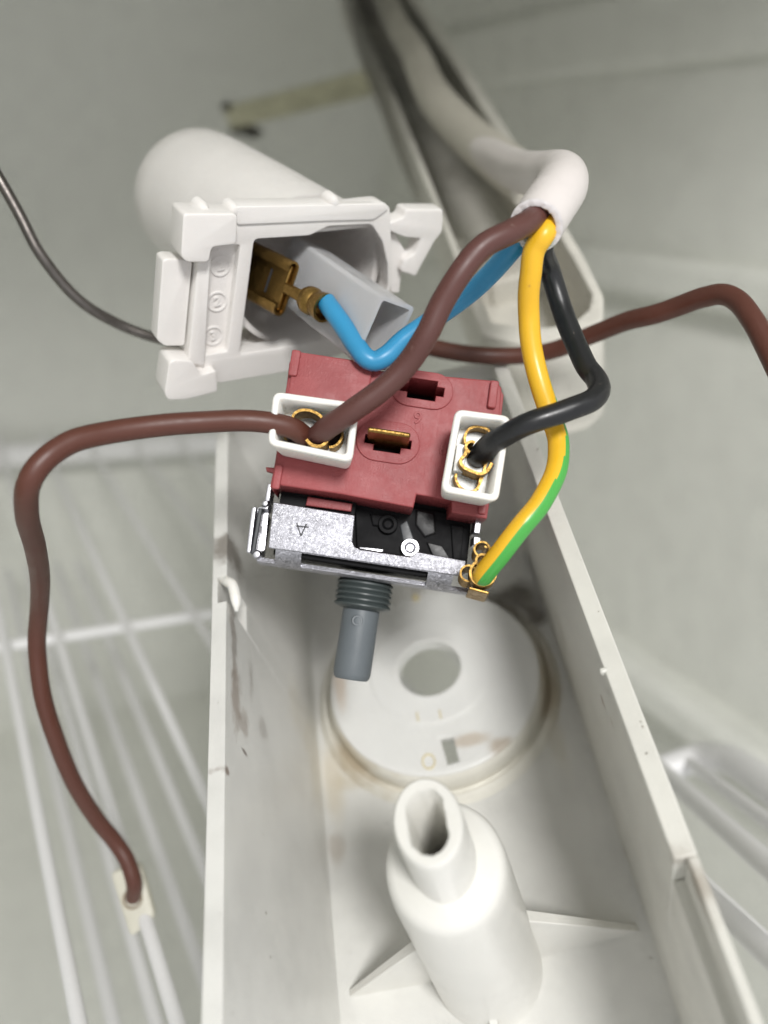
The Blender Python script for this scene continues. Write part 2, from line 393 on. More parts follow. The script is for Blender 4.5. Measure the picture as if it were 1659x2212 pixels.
# left wall, with the cut-out of the snap hook
obj('side_wall', wall_seg('w', -1, Y0, hookB), 'white_l', ho, 35, .012)
obj('side_wall', wall_seg('w', -1, hookA, Y1+.3), 'white_l', ho, 35, .012)
xo = xlr-tw
hk = bmesh.new()
a = [(xlf, hookB, -.2), (xlf+(xlr-xlf)*.82, hookB, H*.82), (xo, hookB, H*.82), (xlf-tw, hookB, -.2)]
obj('hook_recess', hexa(hk, a, [(x, hookA, z) for x, _, z in a]), 'white_l', ho, 35, .01)
box('hook_recess', xo, xo+.1, hookB, hookA, H*.82, H, 'white_l', ho, .01)
bm = tube_bm(catmull([(xlr-.08, hookA-.02, H-.12), (xlr+.02, hookA-.16, H-.02), (xlr+.12, (hookA+hookB)/2, H+.02), (xlr+.16, hookB-.02, H-.06), (xlr+.13, hookB-.16, H-.16)], 6),
             [.09]*6+[.10]*12+[.09, .085, .075, .065, .05, .04, .03], 12)
obj('snap_hook', bm, 'nylon', ho, 60)
# right wall: full thickness up to the step, thin outer skin and a lower inner ledge below it
stepY = hh(1465, 1855, H).y
obj('side_wall', wall_seg('w', 1, stepY, Y1+.3), 'white_r', ho, 35, .025)
def xr_at(z): return xrf+(xrr-xrf)*z/H
a = [(xrf, Y0, -.2), (xr_at(H-.75), Y0, H-.75), (xrr+.16, Y0, H-.75), (xrr+.16, Y0, H), (xrr+tw+.03, Y0, H), (xrf+tw, Y0, -.2)]
obj('side_wall', hexa(bmesh.new(), a, [(x, stepY, z) for x, _, z in a]), 'white_r', ho, 35, .025)
nb = box('rim_nib', xrr-.07, xrr+.05, hh(1305, 1452, H).y, hh(1305, 1440, H).y, H-.12, H+.01, 'white_r', ho, .03)
# end walls and floor
obj('end_wall', box_bm(xlf-tw, xrf+tw, Y1, Y1+.25, -.2, H-.2), 'white', ho, 35, .03)
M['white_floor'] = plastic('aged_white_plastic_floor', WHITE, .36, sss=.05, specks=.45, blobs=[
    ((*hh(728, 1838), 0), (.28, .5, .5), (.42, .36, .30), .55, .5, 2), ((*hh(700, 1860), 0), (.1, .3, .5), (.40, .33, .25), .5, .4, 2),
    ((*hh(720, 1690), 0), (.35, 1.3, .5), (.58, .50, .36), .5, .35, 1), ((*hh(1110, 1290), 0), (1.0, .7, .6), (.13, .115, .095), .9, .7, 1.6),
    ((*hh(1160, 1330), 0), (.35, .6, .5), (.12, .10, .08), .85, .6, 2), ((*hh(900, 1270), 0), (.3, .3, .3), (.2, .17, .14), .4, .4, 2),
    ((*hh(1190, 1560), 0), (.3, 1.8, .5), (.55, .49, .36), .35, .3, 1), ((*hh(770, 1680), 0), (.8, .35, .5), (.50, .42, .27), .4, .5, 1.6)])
hc = hh(927, 1443, .66); dc = hh(938, 1470, .4)
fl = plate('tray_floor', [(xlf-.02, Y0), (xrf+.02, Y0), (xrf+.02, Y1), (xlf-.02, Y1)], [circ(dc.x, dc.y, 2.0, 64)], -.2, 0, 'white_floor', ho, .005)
# raised boss with the shaft hole, index slot and moulded marks
RB = (hh(1178, 1500, .3).x - hh(698, 1500, .3).x)/2; print('RB', RB, dc, hc)
sl = hits(TH, [(951, 1594), (978, 1590), (990, 1643), (967, 1650)], .62)
M['boss'] = plastic('boss_plastic', (.76, .76, .74), .36, sss=.06, mott=.02, blobs=[
    ((*hh(1010, 1600, .62), .62), (.62, .22, .4), (.50, .42, .33), .7, .5, 2), ((*hh(1085, 1612, .62), .62), (.42, .3, .4), (.42, .34, .25), .7, .5, 2),
    ((*hh(735, 1480, .62), .62), (.22, 1.0, .5), (.66, .52, .40), .6, .4, 1.5), ((*hh(902, 1548, .62), .62), (.03, .14, .2), (.45, .33, .22), .8, .1, 2),
    ((*hh(951, 1543, .62), .62), (.03, .14, .2), (.45, .33, .22), .8, .1, 2)])
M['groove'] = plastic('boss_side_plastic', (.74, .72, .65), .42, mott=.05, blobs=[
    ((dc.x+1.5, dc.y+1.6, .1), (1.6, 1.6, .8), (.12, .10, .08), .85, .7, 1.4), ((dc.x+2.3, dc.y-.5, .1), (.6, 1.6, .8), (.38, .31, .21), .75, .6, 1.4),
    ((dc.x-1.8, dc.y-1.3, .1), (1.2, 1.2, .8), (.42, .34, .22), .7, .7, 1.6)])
plate('shaft_boss', circ(dc.x, dc.y, RB-.09, 96), [circ(hc.x, hc.y, .70, 64), sl], .40, .62, 'boss', ho, .06)
prof = [(RB-.16, .55), (RB-.09, .56), (RB-.03, .50), (RB+.0, .40), (RB+.03, .06), (RB+.07, .04), (RB+.10, .07), (RB+.13, .15), (RB+.18, .16), (RB+.26, .10), (RB+.34, .004), (RB+.34, -.1), (RB-.16, -.1)]
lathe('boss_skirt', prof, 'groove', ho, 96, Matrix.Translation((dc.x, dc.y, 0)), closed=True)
lathe('shaft_hole_collar', [(.70, .66), (.725, .69), (.78, .70), (.84, .685), (.90, .672), (1.28, .665), (1.34, .66), (1.36, .64), (1.365, .60), (.78, .60), (.78, .38), (.69, .38)], 'boss', ho, 64, Matrix.Translation((hc.x, hc.y, 0)), closed=True)
om = hh(926, 1645, .62)
M['stain_y'] = plastic('yellowed_plastic', (.72, .63, .40), .4)
lathe('index_mark', [(.105, .60), (.115, .64), (.14, .64), (.15, .60)], 'stain_y', ho, 32, Matrix.Translation((om.x, om.y, 0)), sy=1.25, closed=True)
for (u, v) in ((902, 1548), (951, 1543)):
    q = hh(u, v, .67); box('tick_mark', q.x-.018, q.x+.018, q.y-.11, q.y+.11, .655, .674, 'stain_y', ho, .004)
q = hh(898, 1292, .62); lathe('moulding_pip', [(.0, .70), (.08, .69), (.1, .6)], 'stain_y', ho, 20, Matrix.Translation((q.x, q.y, 0)))
# light patch seen through the slot and the hole is simply the cabinet below
# oval stepped post with its gussets
pb = hh(1052, 2085, 0); HP = 6.35
def oval_post():
    secs = [(.99, 1.04, -.1), (.985, 1.03, .0), (.93, .98, 2.2), (.865, .94, 4.6), (.84, .915, 4.9), (.79, .875, 5.04), (.70, .80, 5.09), (.50, .62, 5.10), (.462, .60, 5.12), (.45, .585, 6.28), (.435, .57, HP), (.41, .545, HP+.03)]
    bm = bmesh.new(); rings = []
    for (rx, ry, z) in secs: rings.append([bm.verts.new((pb.x+x, pb.y+y+ (.04 if z > 5.09 else 0), z)) for x, y in circ(0, 0, rx, 64, ry)])
    def dee(s, dz):
        out = []
        for k in range(64):
            a = 2*math.pi*k/64; x = s*.285*math.cos(a); y = s*.43*math.sin(a)
            x = max(min(x, .235*s), -.245*s); y = max(min(y, .40*s), -.43*s)
            jag = .012*math.sin(k*2.3)*math.sin(k*.9+1) if dz == 0 else 0
            out.append(bm.verts.new((pb.x+x+jag, pb.y+.04+y+jag, HP+.03-dz)))
        return out
    rings += [dee(1.04, 0), dee(.98, .05), dee(.93, 2.2)]
    for a, b in zip(rings, rings[1:]):
        for k in range(64): bm.faces.new((a[k], a[(k+1) % 64], b[(k+1) % 64], b[k]))
    bmesh.ops.recalc_face_normals(bm, faces=bm.faces)
    return bm
M['post'] = plastic('post_plastic', (.74, .73, .69), .3, sss=.06, specks=.35, mott=.02, grain=0)
obj('guide_post', oval_post(), 'post', ho, 45)
def gusset(tipuv, h0, th=.16):
    t = hh(*tipuv, 0); d = (t-pb); dn = d.normalized(); w = Vector((-dn.y, dn.x))*th/2; s = pb+dn*.75
    top = [(s.x-w.x, s.y-w.y, h0), (s.x+w.x, s.y+w.y, h0)]
    bm = bmesh.new()
    a = [bm.verts.new(p) for p in ((s.x-w.x, s.y-w.y, -.05), (s.x-w.x, s.y-w.y, h0), (t.x-w.x*.6, t.y-w.y*.6, .05), (t.x-w.x*.6, t.y-w.y*.6, -.05))]
    b = [bm.verts.new(p) for p in ((s.x+w.x, s.y+w.y, -.05), (s.x+w.x, s.y+w.y, h0), (t.x+w.x*.6, t.y+w.y*.6, .05), (t.x+w.x*.6, t.y+w.y*.6, -.05))]
    bm.faces.new(a); bm.faces.new(b[::-1])
    for i in range(4): bm.faces.new((a[i], a[(i+1) % 4], b[(i+1) % 4], b[i]))
    bmesh.ops.recalc_face_normals(bm, faces=bm.faces)
    return obj('gusset', bm, 'post', ho, 35, .02)
gusset((1377, 2006), 2.3, .2); gusset((757, 2146), 2.2, .2); gusset((1092, 2330), 1.0)
# lamp pocket and cable arm beyond it, offset to the right
pk_out = [(1040, 722), (1105, 738), (1190, 742), (1262, 724), (1300, 690), (1304, 640), (1265, 560), (1225, 492), (1125, 325), (1010, 145), (905, -10), (860, -80), (715, -80), (745, -10), (850, 230), (955, 485)]
pk_in = [(1062, 695), (1110, 703), (1180, 706), (1238, 697), (1272, 668), (1279, 636), (1243, 566), (1205, 502), (1108, 342), (995, 165), (885, 0), (845, -70), (738, -70), (768, -5), (868, 235), (972, 490)]
po = [hit(TH, u, v, H) for u, v in pk_out]; pi_ = [hit(TH, u, v, H) for u, v in pk_in]
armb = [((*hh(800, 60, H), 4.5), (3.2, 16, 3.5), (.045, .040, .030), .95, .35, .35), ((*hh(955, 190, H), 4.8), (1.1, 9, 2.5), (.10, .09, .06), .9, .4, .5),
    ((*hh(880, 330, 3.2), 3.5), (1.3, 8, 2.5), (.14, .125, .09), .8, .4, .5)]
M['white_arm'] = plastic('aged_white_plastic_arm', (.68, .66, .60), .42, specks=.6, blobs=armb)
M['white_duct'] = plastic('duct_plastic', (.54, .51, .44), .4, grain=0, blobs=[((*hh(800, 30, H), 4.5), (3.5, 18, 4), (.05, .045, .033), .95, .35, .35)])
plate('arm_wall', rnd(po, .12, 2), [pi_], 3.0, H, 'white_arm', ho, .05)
plate('arm_floor', rnd([(x, y) for x, y in po], .12, 2), [], 2.8, 3.02, 'white_arm', ho, .02)
dv = [hh(962, 500, H), hh(1212, 505, H)]
box('cross_web', dv[0].x+.1, dv[1].x-.1, dv[0].y-.1, dv[0].y+.1, 3.0, H-1.1, 'white_arm', ho, .04)
q = hh(985, 545, 4.2)
lathe('screw_boss', [(.32, 4.4), (.36, 4.35), (.4, 3.0), (.18, 3.0), (.17, 4.4)], 'white_arm', ho, 32, Matrix.Translation((q.x, q.y, 0)), closed=True)
dp = [TH.inverted() @ P(*q) for q in ((740, -230, 42), (800, -80, 36), (860, 60, 31), (892, 110, 29), (940, 212, 26), (1015, 295, 23.5), (1095, 360, 21), (1150, 400, 19.6))]
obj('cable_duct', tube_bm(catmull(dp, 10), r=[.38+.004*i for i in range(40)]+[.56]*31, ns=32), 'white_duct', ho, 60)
q0 = hh(1100, 660, 3.1); q1 = hh(1245, 655, 3.1)
box('pocket_rib', q0.x-.4, q1.x-.2, q0.y+.25, q0.y+.42, 3.0, 3.75, 'white_arm', ho, .04)
box('pocket_rib', q0.x-.25, q0.x-.08, q0.y+.42, q0.y+2.4, 3.0, 3.75, 'white_arm', ho, .04)
box('pocket_rib', q0.x+1.3, q0.x+1.45, q0.y+.42, q0.y+3.0, 3.0, 3.6, 'white_arm', ho, .04)

# ---------------------------------------------------------------- tape on the back wall
tp = bmesh.new()
ct = [P(480, 232, 47.9), P(840, 138, 47.9), P(850, 195, 47.9), P(500, 278, 47.9)]
def on_back(p, y): k = y/p.y; return p*k
A = [on_back(p, YB-.06) for p in ct]; B = [on_back(p, YB-.003) for p in ct]
tp = hexa(tp, [tuple(p) for p in A], [tuple(p) for p in B]); c0 = sum(A, Vector())/4
bmesh.ops.transform(tp, matrix=Matrix.Translation(-c0), verts=tp.verts)
o = obj('tape_strip', tp, 'tape', None); o.location = c0
o['label'] = 'faded yellowish strip of old tape on the back wall above the lamp holder'; o['category'] = 'tape'
for (u, v, r, g_) in ((533, 283, (1.05, .03, .32), 0), (490, 232, (.32, .03, .3), 0)):
    c = on_back(P(u, v, 40), YB-.04); bm = bmesh.new(); bmesh.ops.create_icosphere(bm, subdivisions=3, radius=1)
    for w_ in bm.verts: w_.co = Vector((w_.co.x*r[0], w_.co.y*r[1], w_.co.z*r[2]*(1+.3*math.sin(w_.co.x*5))))
    o = obj('mould_patch', bm, 'mould', None); o.location = c
    o['label'] = 'dark mould patch under the lower left end of tape' if r[0] > 1 else 'small dark mould dot at the upper left corner of tape'; o['category'] = 'mould'

# ---------------------------------------------------------------- thermostat
R8 = math.radians(8.5); tl = math.radians(8)
TB = frame(P(838, 938, 13.5), (math.cos(R8), -math.sin(R8), .0), (math.sin(R8)*math.cos(tl), math.cos(R8)*math.cos(tl), -math.sin(tl)))
th = thing('thermostat', 'red and galvanised steel rotary thermostat with dark grey shaft hanging above the housing', 'thermostat', TB)
def b_(u, v, z=0.0): return Vector(hit(TB, u, v, z))
def C2(x, y): return (493.7+x*.4299, 713.2+y*.4299)          # zoomed views used for tracing
def C4(x, y): return (822.9+x*.1984, 768+y*.1984)
def C3(x, y): return (548.6+x*.1984, 740.6+y*.1984)
def C5(x, y): return (493.7+x*.3637, 1042.3+y*.3637)
body = [b_(*p) for p in [(632, 758), (800, 782), (822, 800), (1072, 822), (1084, 838), (1080, 900), (1072, 990), (1052, 1121), (975, 1107), (976, 1081), (900, 1068), (893, 1097), (740, 1068), (590, 1046), (600, 960), (612, 870)]]
c1 = b_(912, 842); c2 = b_(838, 955)
def cross(c, w, h, sw, shh):
    x, y = c; return [(x-sw, y-shh), (x-w, y-shh), (x-w, y-h), (x+w, y-h), (x+w, y-shh), (x+sw, y-shh), (x+sw, y+shh), (x+w, y+shh), (x+w, y+h), (x-w, y+h), (x-w, y+shh), (x-sw, y+shh)]
h1 = cross(c1, .235, .17, .36, .075); h2 = cross(c2, .22, .17, .38, .07)
plate('switch_body', [tuple(p) for p in body], [h1, h2], -.95, 0, 'red', th, .03)
for c, hs, w, h in ((c1, h1, 1.02, .62), (c2, h2, 1.04, .68)):
    plate('socket_boss', stadium(c.x, c.y, w, h, 12), [hs], -.02, .035, 'red', th, .014)
cover = [b_(*p) for p in [(640, 762), (798, 786), (804, 800), (799, 832), (765, 905), (610, 905), (622, 850)]]
plate('raised_cover', rnd([tuple(p) for p in cover], .05, 3), [], -.02, .075, 'red', th, .02)
def rib(u0, v0, w, h, z=.1):
    q = b_(u0, v0, z); plate('corner_rib', rnd(rect(q.x-w/2, q.y-h, q.x+w/2, q.y), .04, 3), [], -.03, z, 'red', th, .022)
rib(*C3(465, 75), .15, .44, .12); rib(*C4(1245, 270), .14, .46, .10); rib(1050, 1045, .13, .5, .05); rib(*C2(255, 675), .13, .40, .05)
def slab(name, pts, z0, z1, mat='red', bev=.02): return plate(name, [tuple(b_(*p)) for p in pts], [], z0, z1, mat, th, bev)
slab('side_flange', [(624, 778), (640, 790), (600, 1010), (590, 1060), (582, 1050), (592, 1000), (614, 860)], -.9, -.08)
slab('side_flange', [(1080, 832), (1090, 850), (1072, 1010), (1062, 1010)], -.9, -.08)
slab('latch_tab', [C2(180, 675), C2(245, 680), C2(240, 712), C2(182, 695)], -.35, -.2)
text('raised_number', '9', .30, (b_(902, 904).x, b_(902, 904).y, .002), 0, .012, 'red', th)
text('raised_number', '8', .24, (b_(959, 972).x-.02, b_(959, 972).y, .002), 0, .012, 'red', th)
# brass spade between the two pushed-on connectors
sp = b_(838, 935, .75); w_ = .335
spc = (c2.x, c2.y+.02)
bm = box_bm(spc[0]-w_, spc[0]+w_, spc[1]-.04, spc[1]+.04, -.5, .62)
obj('spade_terminal', bm, 'brass_dark', th, 35, .03, 2)
bm = box_bm(spc[0]-w_+.08, spc[0]+w_-.1, spc[1]-.022, spc[1]+.022, .61, .632)
obj('lit_tip', bm, 'brass', th, 35, .01)  # lit top edge of the blade, put in as a lighter brass strip
# black mechanism under the red body
slab('mechanism_block', [(618, 762), (1078, 826), (1030, 1130), (1008, 1225), (575, 1185), (600, 1000)], -2.5, -.97, 'mech', .05)
slab('mechanism_plate', [(600, 1040), (770, 1065), (764, 1110), (592, 1090)], -.97, -.62, 'mech', .02)
slab('mechanism_plate', [(765, 1062), (1035, 1100), (1022, 1215), (770, 1180)], -.97, -.86, 'mech', .02)
for (u, v, r, z, m_) in ((886, 1183, .165, -.72, 'steel_plain'), (838, 1132, .17, -.75, 'mech')):
    q = b_(u, v, z); lathe('rivet', [(0, z-.02), (r*.35, z-.02), (r*.5, z-.05), (r*.6, z), (r*.9, z), (r, z-.05), (r, z-.5)], m_, th, 32, Matrix.Translation((q.x, q.y, 0)))
slab('contact_lever', [(868, 1120), (885, 1108), (900, 1150), (905, 1180), (880, 1180)], -.92, -.84, 'dark_grey', .02)
slab('contact_lever', [(930, 1160), (965, 1168), (985, 1200), (945, 1196)], -.86, -.80, 'black', .02)
slab('contact_lever', [(775, 1172), (830, 1178), (826, 1190), (778, 1186)], -.75, -.7, 'steel_plain', .01)
slab('contact_lever', [(800, 1095), (852, 1100), (862, 1128), (806, 1122)], -.90, -.80, 'mech', .03)
slab('contact_lever', [(905, 1085), (948, 1092), (952, 1140), (925, 1150), (903, 1120)], -.90, -.82, 'black', .04)
slab('contact_lever', [(985, 1120), (1015, 1124), (1008, 1200), (990, 1198)], -.90, -.80, 'mech', .02)
slab('contact_lever', [(660, 1062), (760, 1078), (757, 1096), (655, 1082)], -.60, -.5, 'red', .02)
# galvanised bracket: front plate, bent lower edge with a long slot, bottom lip, side posts and ears
ZP = -.12
fp = [C5(265, 115), C5(750, 195), C5(742, 270), C5(735, 352), C5(748, 382), C5(785, 398), C5(1075, 441), C5(1098, 432), C5(1118, 411), C5(1410, 465), C5(1403, 540), C5(1380, 556), C5(1180, 527), C5(430, 415), C5(235, 388)]
fpl = [b_(*p, ZP) for p in fp]
plate('bracket', [tuple(p) for p in fpl], [], ZP-.08, ZP, 'steel', th, .018)
ya = fpl[-1].y; yb = fpl[-5].y; xa = fpl[-1].x; xb = fpl[-5].x; yfold = (ya+yb)/2
print('bracket', ya, yb, xa, xb)
def bent(name, x0, x1, a0, a1, mat='steel', R=.42, t=.075):
    """part of the rolled lower edge: a strip of cylinder wall between angles a0..a1 (deg, 90 = front)"""
    cyc, czc = yfold+.14, ZP-R; bm = bmesh.new(); n = 8; f = []
    for k in range(n+1):
        a = math.radians(a0+(a1-a0)*k/n)
        for rr in (R, R-t): f.append((cyc-rr*math.sin(math.pi/2-a)*1.0, czc+rr*math.cos(math.pi/2-a)))
    outer = f[0::2]; inner = f[1::2]; loop = outer+inner[::-1]
    return obj(name, hexa2(bm, [(x0, y, z) for y, z in loop], [(x1, y, z) for y, z in loop], n), mat, th, 50)
def hexa2(bm, a, b, n):
    va = [bm.verts.new(p) for p in a]; vb = [bm.verts.new(p) for p in b]; m = len(a)
    for i in range(m): bm.faces.new((va[i], va[(i+1) % m], vb[(i+1) % m], vb[i]))
    for i in range(n):
        bm.faces.new((va[i], va[i+1], va[m-2-i], va[m-1-i])); bm.faces.new((vb[i], vb[m-1-i], vb[m-2-i], vb[i+1]))
    bmesh.ops.recalc_face_normals(bm, faces=bm.faces); return bm
s0 = b_(651, 1215, -.4).x; s1 = b_(920, 1258, -.4).x
e0 = b_(596, 1208, -.4).x; e1 = b_(973, 1265, -.4).x
f0 = b_(558, 1206, -.5).x; f1 = b_(1010, 1275, -.5).x
bent('bracket_edge', e0, s0, 88, 2); bent('bracket_edge', s1, e1, 88, 2)
bent('bracket_edge', s0, s1, 88, 66); bent('bracket_edge', f0, f1, 22, -4); 
ylow = yfold+.14-.42
box('bracket_bottom', f0, f1, ylow, ylow+.075, -.78, ZP-.42-.02, 'steel', th, .01)
box('slot_shade_block', s0-.12, s1+.12, yfold-.10, yfold+.2, -1.4, ZP-.2, 'mech', th, .02)  # black block filling the bend, added so the slot shows dark like deep shade
# letter stamped upside down in the front plate
def stroke(a, b, w=.022):
    a = b_(*C5(*a), ZP); b = b_(*C5(*b), ZP); d = (b-a).normalized(); n_ = Vector((-d.y, d.x))*w/2
    plate('stamped_letter', [tuple(a-n_), tuple(b-n_), tuple(b+n_), tuple(a+n_)], [], ZP-.01, ZP+.004, 'engrave', th, .001)
stroke((405, 238), (430, 318)); stroke((430, 318), (463, 245)); stroke((402, 258), (476, 266))
def post_bar(u0, v0, u1, v1, wz=.5, w=.075):
    a = b_(u0, v0, -.35); b = b_(u1, v1, -.35); d = Vector((w/2, 0))
    plate('side_post', [tuple(a-d), tuple(b-d), tuple(b+d), tuple(a+d)], [], -.35-wz, -.35, 'steel_plain', th, .012)
post_bar(583, 1045, 577, 1082); post_bar(575, 1085, 572, 1100, w=.1)
post_bar(1034, 1121, 1030, 1152, w=.1); post_bar(1031, 1160, 1030, 1178, w=.11)
q0 = b_(561, 1090, -.3); q1 = b_(545, 1197, -.3)
box('side_plate', q0.x-.02, q0.x+.05, q1.y, q0.y-.05, -1.6, -.35, 'dark_grey', th, .02)
bm = bmesh.new()
ea = [b_(*C5(135, 148), -.3), b_(*C5(165, 140), -.3), b_(*C5(130, 420), -.3), b_(*C5(103, 415), -.3)]
plate('earth_tab', rnd([tuple(p) for p in ea], .03, 3), [], -.85, -.3, 'steel_plain', th, .015)
eb = [b_(*C5(165, 145), -.55), b_(*C5(232, 122), -.35), b_(*C5(205, 400), -.35), b_(*C5(130, 418), -.55)]
plate('ear_plate', rnd([tuple(p) for p in eb], .05, 3), [circ(b_(*C5(183, 275), -.6).x, b_(*C5(183, 275), -.6).y, .03, 20, .09)], -.66, -.6, 'steel_plain', th, .01)
q = b_(*C5(170, 430), -.4); lathe('rivet', [(0, -.30), (.05, -.31), (.08, -.36), (.08, -.5)], 'steel_plain', th, 20, Matrix.Translation((q.x, q.y, 0)))
q = b_(*C5(218, 127), -.35); lathe('rivet', [(0, -.28), (.04, -.29), (.06, -.33), (.06, -.5)], 'steel_plain', th, 20, Matrix.Translation((q.x, q.y, 0)))
# threaded bushing and shaft, pointing down from the bottom plate
zs = -1.05; sxc = b_(786, 1280, zs+.45).x
prof = []; y = 0
for k in range(5): prof += [(.445, y), (.485, y+.035), (.485, y+.06), (.445, y+.095)]; y += .092
prof = [(.0, -.1), (.445, -.1)]+prof+[(.40, y+.01), (.36, y+.03), (.0, y+.03)]
MS = Matrix.Translation((sxc, ylow, zs)) @ Matrix.Rotation(math.radians(90), 4, 'X')
lathe('threaded_bushing', prof, 'grey_thread', th, 48, MS)
L1 = y+1.20
lathe('shaft', [(0, y), (.315, y), (.318, L1-.1), (.30, L1-.03), (.27, L1), (0, L1)], 'grey', th, 48, MS)
lathe('shaft_mark', [(.05, .0), (.06, .018), (.085, .018), (.1, .0)], 'grey', th, 24, MS @ Matrix.Translation((-.04, .305, y+.22)) @ Matrix.Rotation(math.radians(-90), 4, 'X'), closed=True)

# ---------------------------------------------------------------- push-on connectors
def sleeve(name, label, T, corners, z0, z1, mat, group=None, wall=.105, taper=.05):
    """open box sleeve; corners: outer rim corners in view coordinates at height z1"""
    cs = [Vector(hit(T, u, v, z1)) for u, v in corners]; c = sum(cs, Vector((0, 0)))/4
    t = thing(name, label, 'connector', T @ Matrix.Translation((c.x, c.y, z0)), group)
    cs = [p-c for p in cs]; hgt = z1-z0
    def shrink(pts, k): 
        out = []
        n = len(pts)
        for i in range(n):
            a, b, d = pts[i-1], pts[i], pts[(i+1) % n]
            e1 = (b-a).normalized(); e2 = (d-b).normalized(); n1 = Vector((-e1.y, e1.x)); n2 = Vector((-e2.y, e2.x))
            s = 1 if (b-a).cross(d-b) > 0 else -1
            out.append(b + (n1+n2)*s*k/(1+n1.dot(n2)))
        return out
    bm = bmesh.new(); rings = []
    def ring(pts, r, z): rings.append([bm.verts.new((x, y, z)) for x, y in rnd([tuple(p) for p in pts], r, 5)])
    ring(shrink(cs, .06), .12, 0); ring(shrink(cs, .0), .14, hgt-.05); ring(shrink(cs, .015), .13, hgt-.012); ring(shrink(cs, .035), .12, hgt)
    ring(shrink(cs, wall-.02), .07, hgt); ring(shrink(cs, wall), .06, hgt-.02); ring(shrink(cs, wall+taper), .04, hgt*.35)
    m = len(rings[0])
    for a, b in zip(rings, rings[1:]):
        for k in range(m): bm.faces.new((a[k], a[(k+1) % m], b[(k+1) % m], b[k]))
    bm.faces.new(rings[0]); bm.faces.new(rings[-1])
    bmesh.ops.recalc_face_normals(bm, faces=bm.faces)
    obj('sleeve', bm, mat, t, 50)
    return t, cs, hgt
CG = 'white sleeved push-on connectors on the thermostat'
ca, cs, hg = sleeve('sleeved_connector', 'wide white sleeve on the left of the thermostat face with two brown wires', TB, [C3(208, 520), C3(1152, 650), C3(1070, 1305), C3(140, 1108)], .02, .98, 'nylon', CG)
R = ca
def curl(parent, cx, cy, rot, s=1.0, z0=.3, z1=.62, mat='brass', span=.30, r=.10):
    """female spade seen end-on: flat floor with both edges rolled inwards"""
    path = arc(-span, r, r, 20, -90-0, 12)[::1]
    path = arc(-span, r, r, 60, 270, 14) + arc(span, r, r, -90, 120, 14)
    c, s_ = math.cos(rot), math.sin(rot)
    path = [((x*c-y*s_)*s+cx, (x*s_+y*c)*s+cy) for x, y in path]
    return ribbon('terminal', path, .05, z0, z1, mat, parent)
box('gap_shade_block', -.42, .42, -.20, .10, .10, .34, 'maroon', ca, .02)  # solid dark block standing in for the shaded opening of the sleeve
def bend(p, n=5): return [(q.x, q.y) for q in catmull([(x, y, 0) for x, y in p], n)]
ribbon('crimp', bend([(-.34, .02), (-.33, .15), (-.24, .23), (-.10, .25), (.06, .20), (.17, .10)]), .04, .40, .82, 'brass', ca)
ribbon('crimp', bend([(-.08, -.20), (.02, -.27), (.14, -.27), (.22, -.20), (.24, -.12)]), .045, .40, .80, 'brass', ca)
ribbon('terminal', bend([(.30, .05), (.40, .08), (.44, .0), (.42, -.12), (.35, -.21), (.27, -.24)]), .035, .30, .68, 'brass', ca)
ribbon('terminal', bend([(-.42, -.20), (-.46, -.08), (-.44, .06), (-.38, .10)]), .035, .30, .60, 'brass', ca)
cb, cs2, hg2 = sleeve('sleeved_connector', 'upright white sleeve on the right of the thermostat face with one black wire', TB, [C4(812, 572), C4(1425, 655), C4(1280, 1600), C4(648, 1478)], .02, .98, 'nylon', CG)
ribbon('terminal', bend([(.14, .16), (.19, .42), (.17, .48), (.06, .51), (-.06, .50), (-.15, .43), (-.18, .33), (-.16, .22)]), .035, .26, .62, 'brass', cb)
ribbon('terminal', bend([(.15, -.22), (.13, -.42), (.08, -.49), (-.03, -.51), (-.14, -.47), (-.22, -.37), (-.24, -.27)]), .035, .26, .60, 'brass', cb)
ribbon('terminal', [(.20, .40), (.23, .10), (.20, -.20), (.15, -.42)], .04, .12, .40, 'brass_dark', cb)
ribbon('wire_barrel', arc(-.07, .15, .085, 60, 260, 14), .04, .3, .74, 'brass', cb)
ribbon('crimp', bend([(-.13, .10), (-.16, .0), (-.21, -.08), (-.17, -.17), (-.02, -.23), (.12, -.25), (.22, -.18), (.27, -.06)]), .045, .3, .78, 'brass', cb)
box('gap_shade_block', -.12, .18, -.44, .44, .10, .29, 'maroon', cb, .02)  # same dark filler in place of shade, upright sleeve
box('inner_step', -.28, -.12, -.22, .22, .25, .55, 'nylon', cb, .02)

# earth terminal at the lower right corner of the bracket
TE = frame(P(1036, 1236, 12.9), (.95, -.25, .1), (.28, .9, -.25))
et = thing('bare_terminal', 'bare brass push-on terminal at the lower right corner of the steel bracket', 'connector', TE)
ribbon('terminal', arc(-.05, .38, .12, 0, 300, 16), .03, -.55, -.05, 'brass', et)
ribbon('terminal', arc(-.16, -.05, .125, 30, 330, 16), .03, -.55, -.05, 'brass', et)
ribbon('flat', [(-.02, .44), (.12, .46), (.16, .1), (.14, -.1)], .04, -.8, -.1, 'brass_dark', et)
ribbon('crimp', arc(.05, -.02, .195, 130, 390, 18), .04, -.2, .12, 'brass', et)
ribbon('crimp', arc(.0, .18, .10, 50, 250, 12), .035, -.2, .05, 'brass', et)
box('flat', -.1, .22, -.30, -.25, -.75, -.02, 'brass_dark', et, .015)

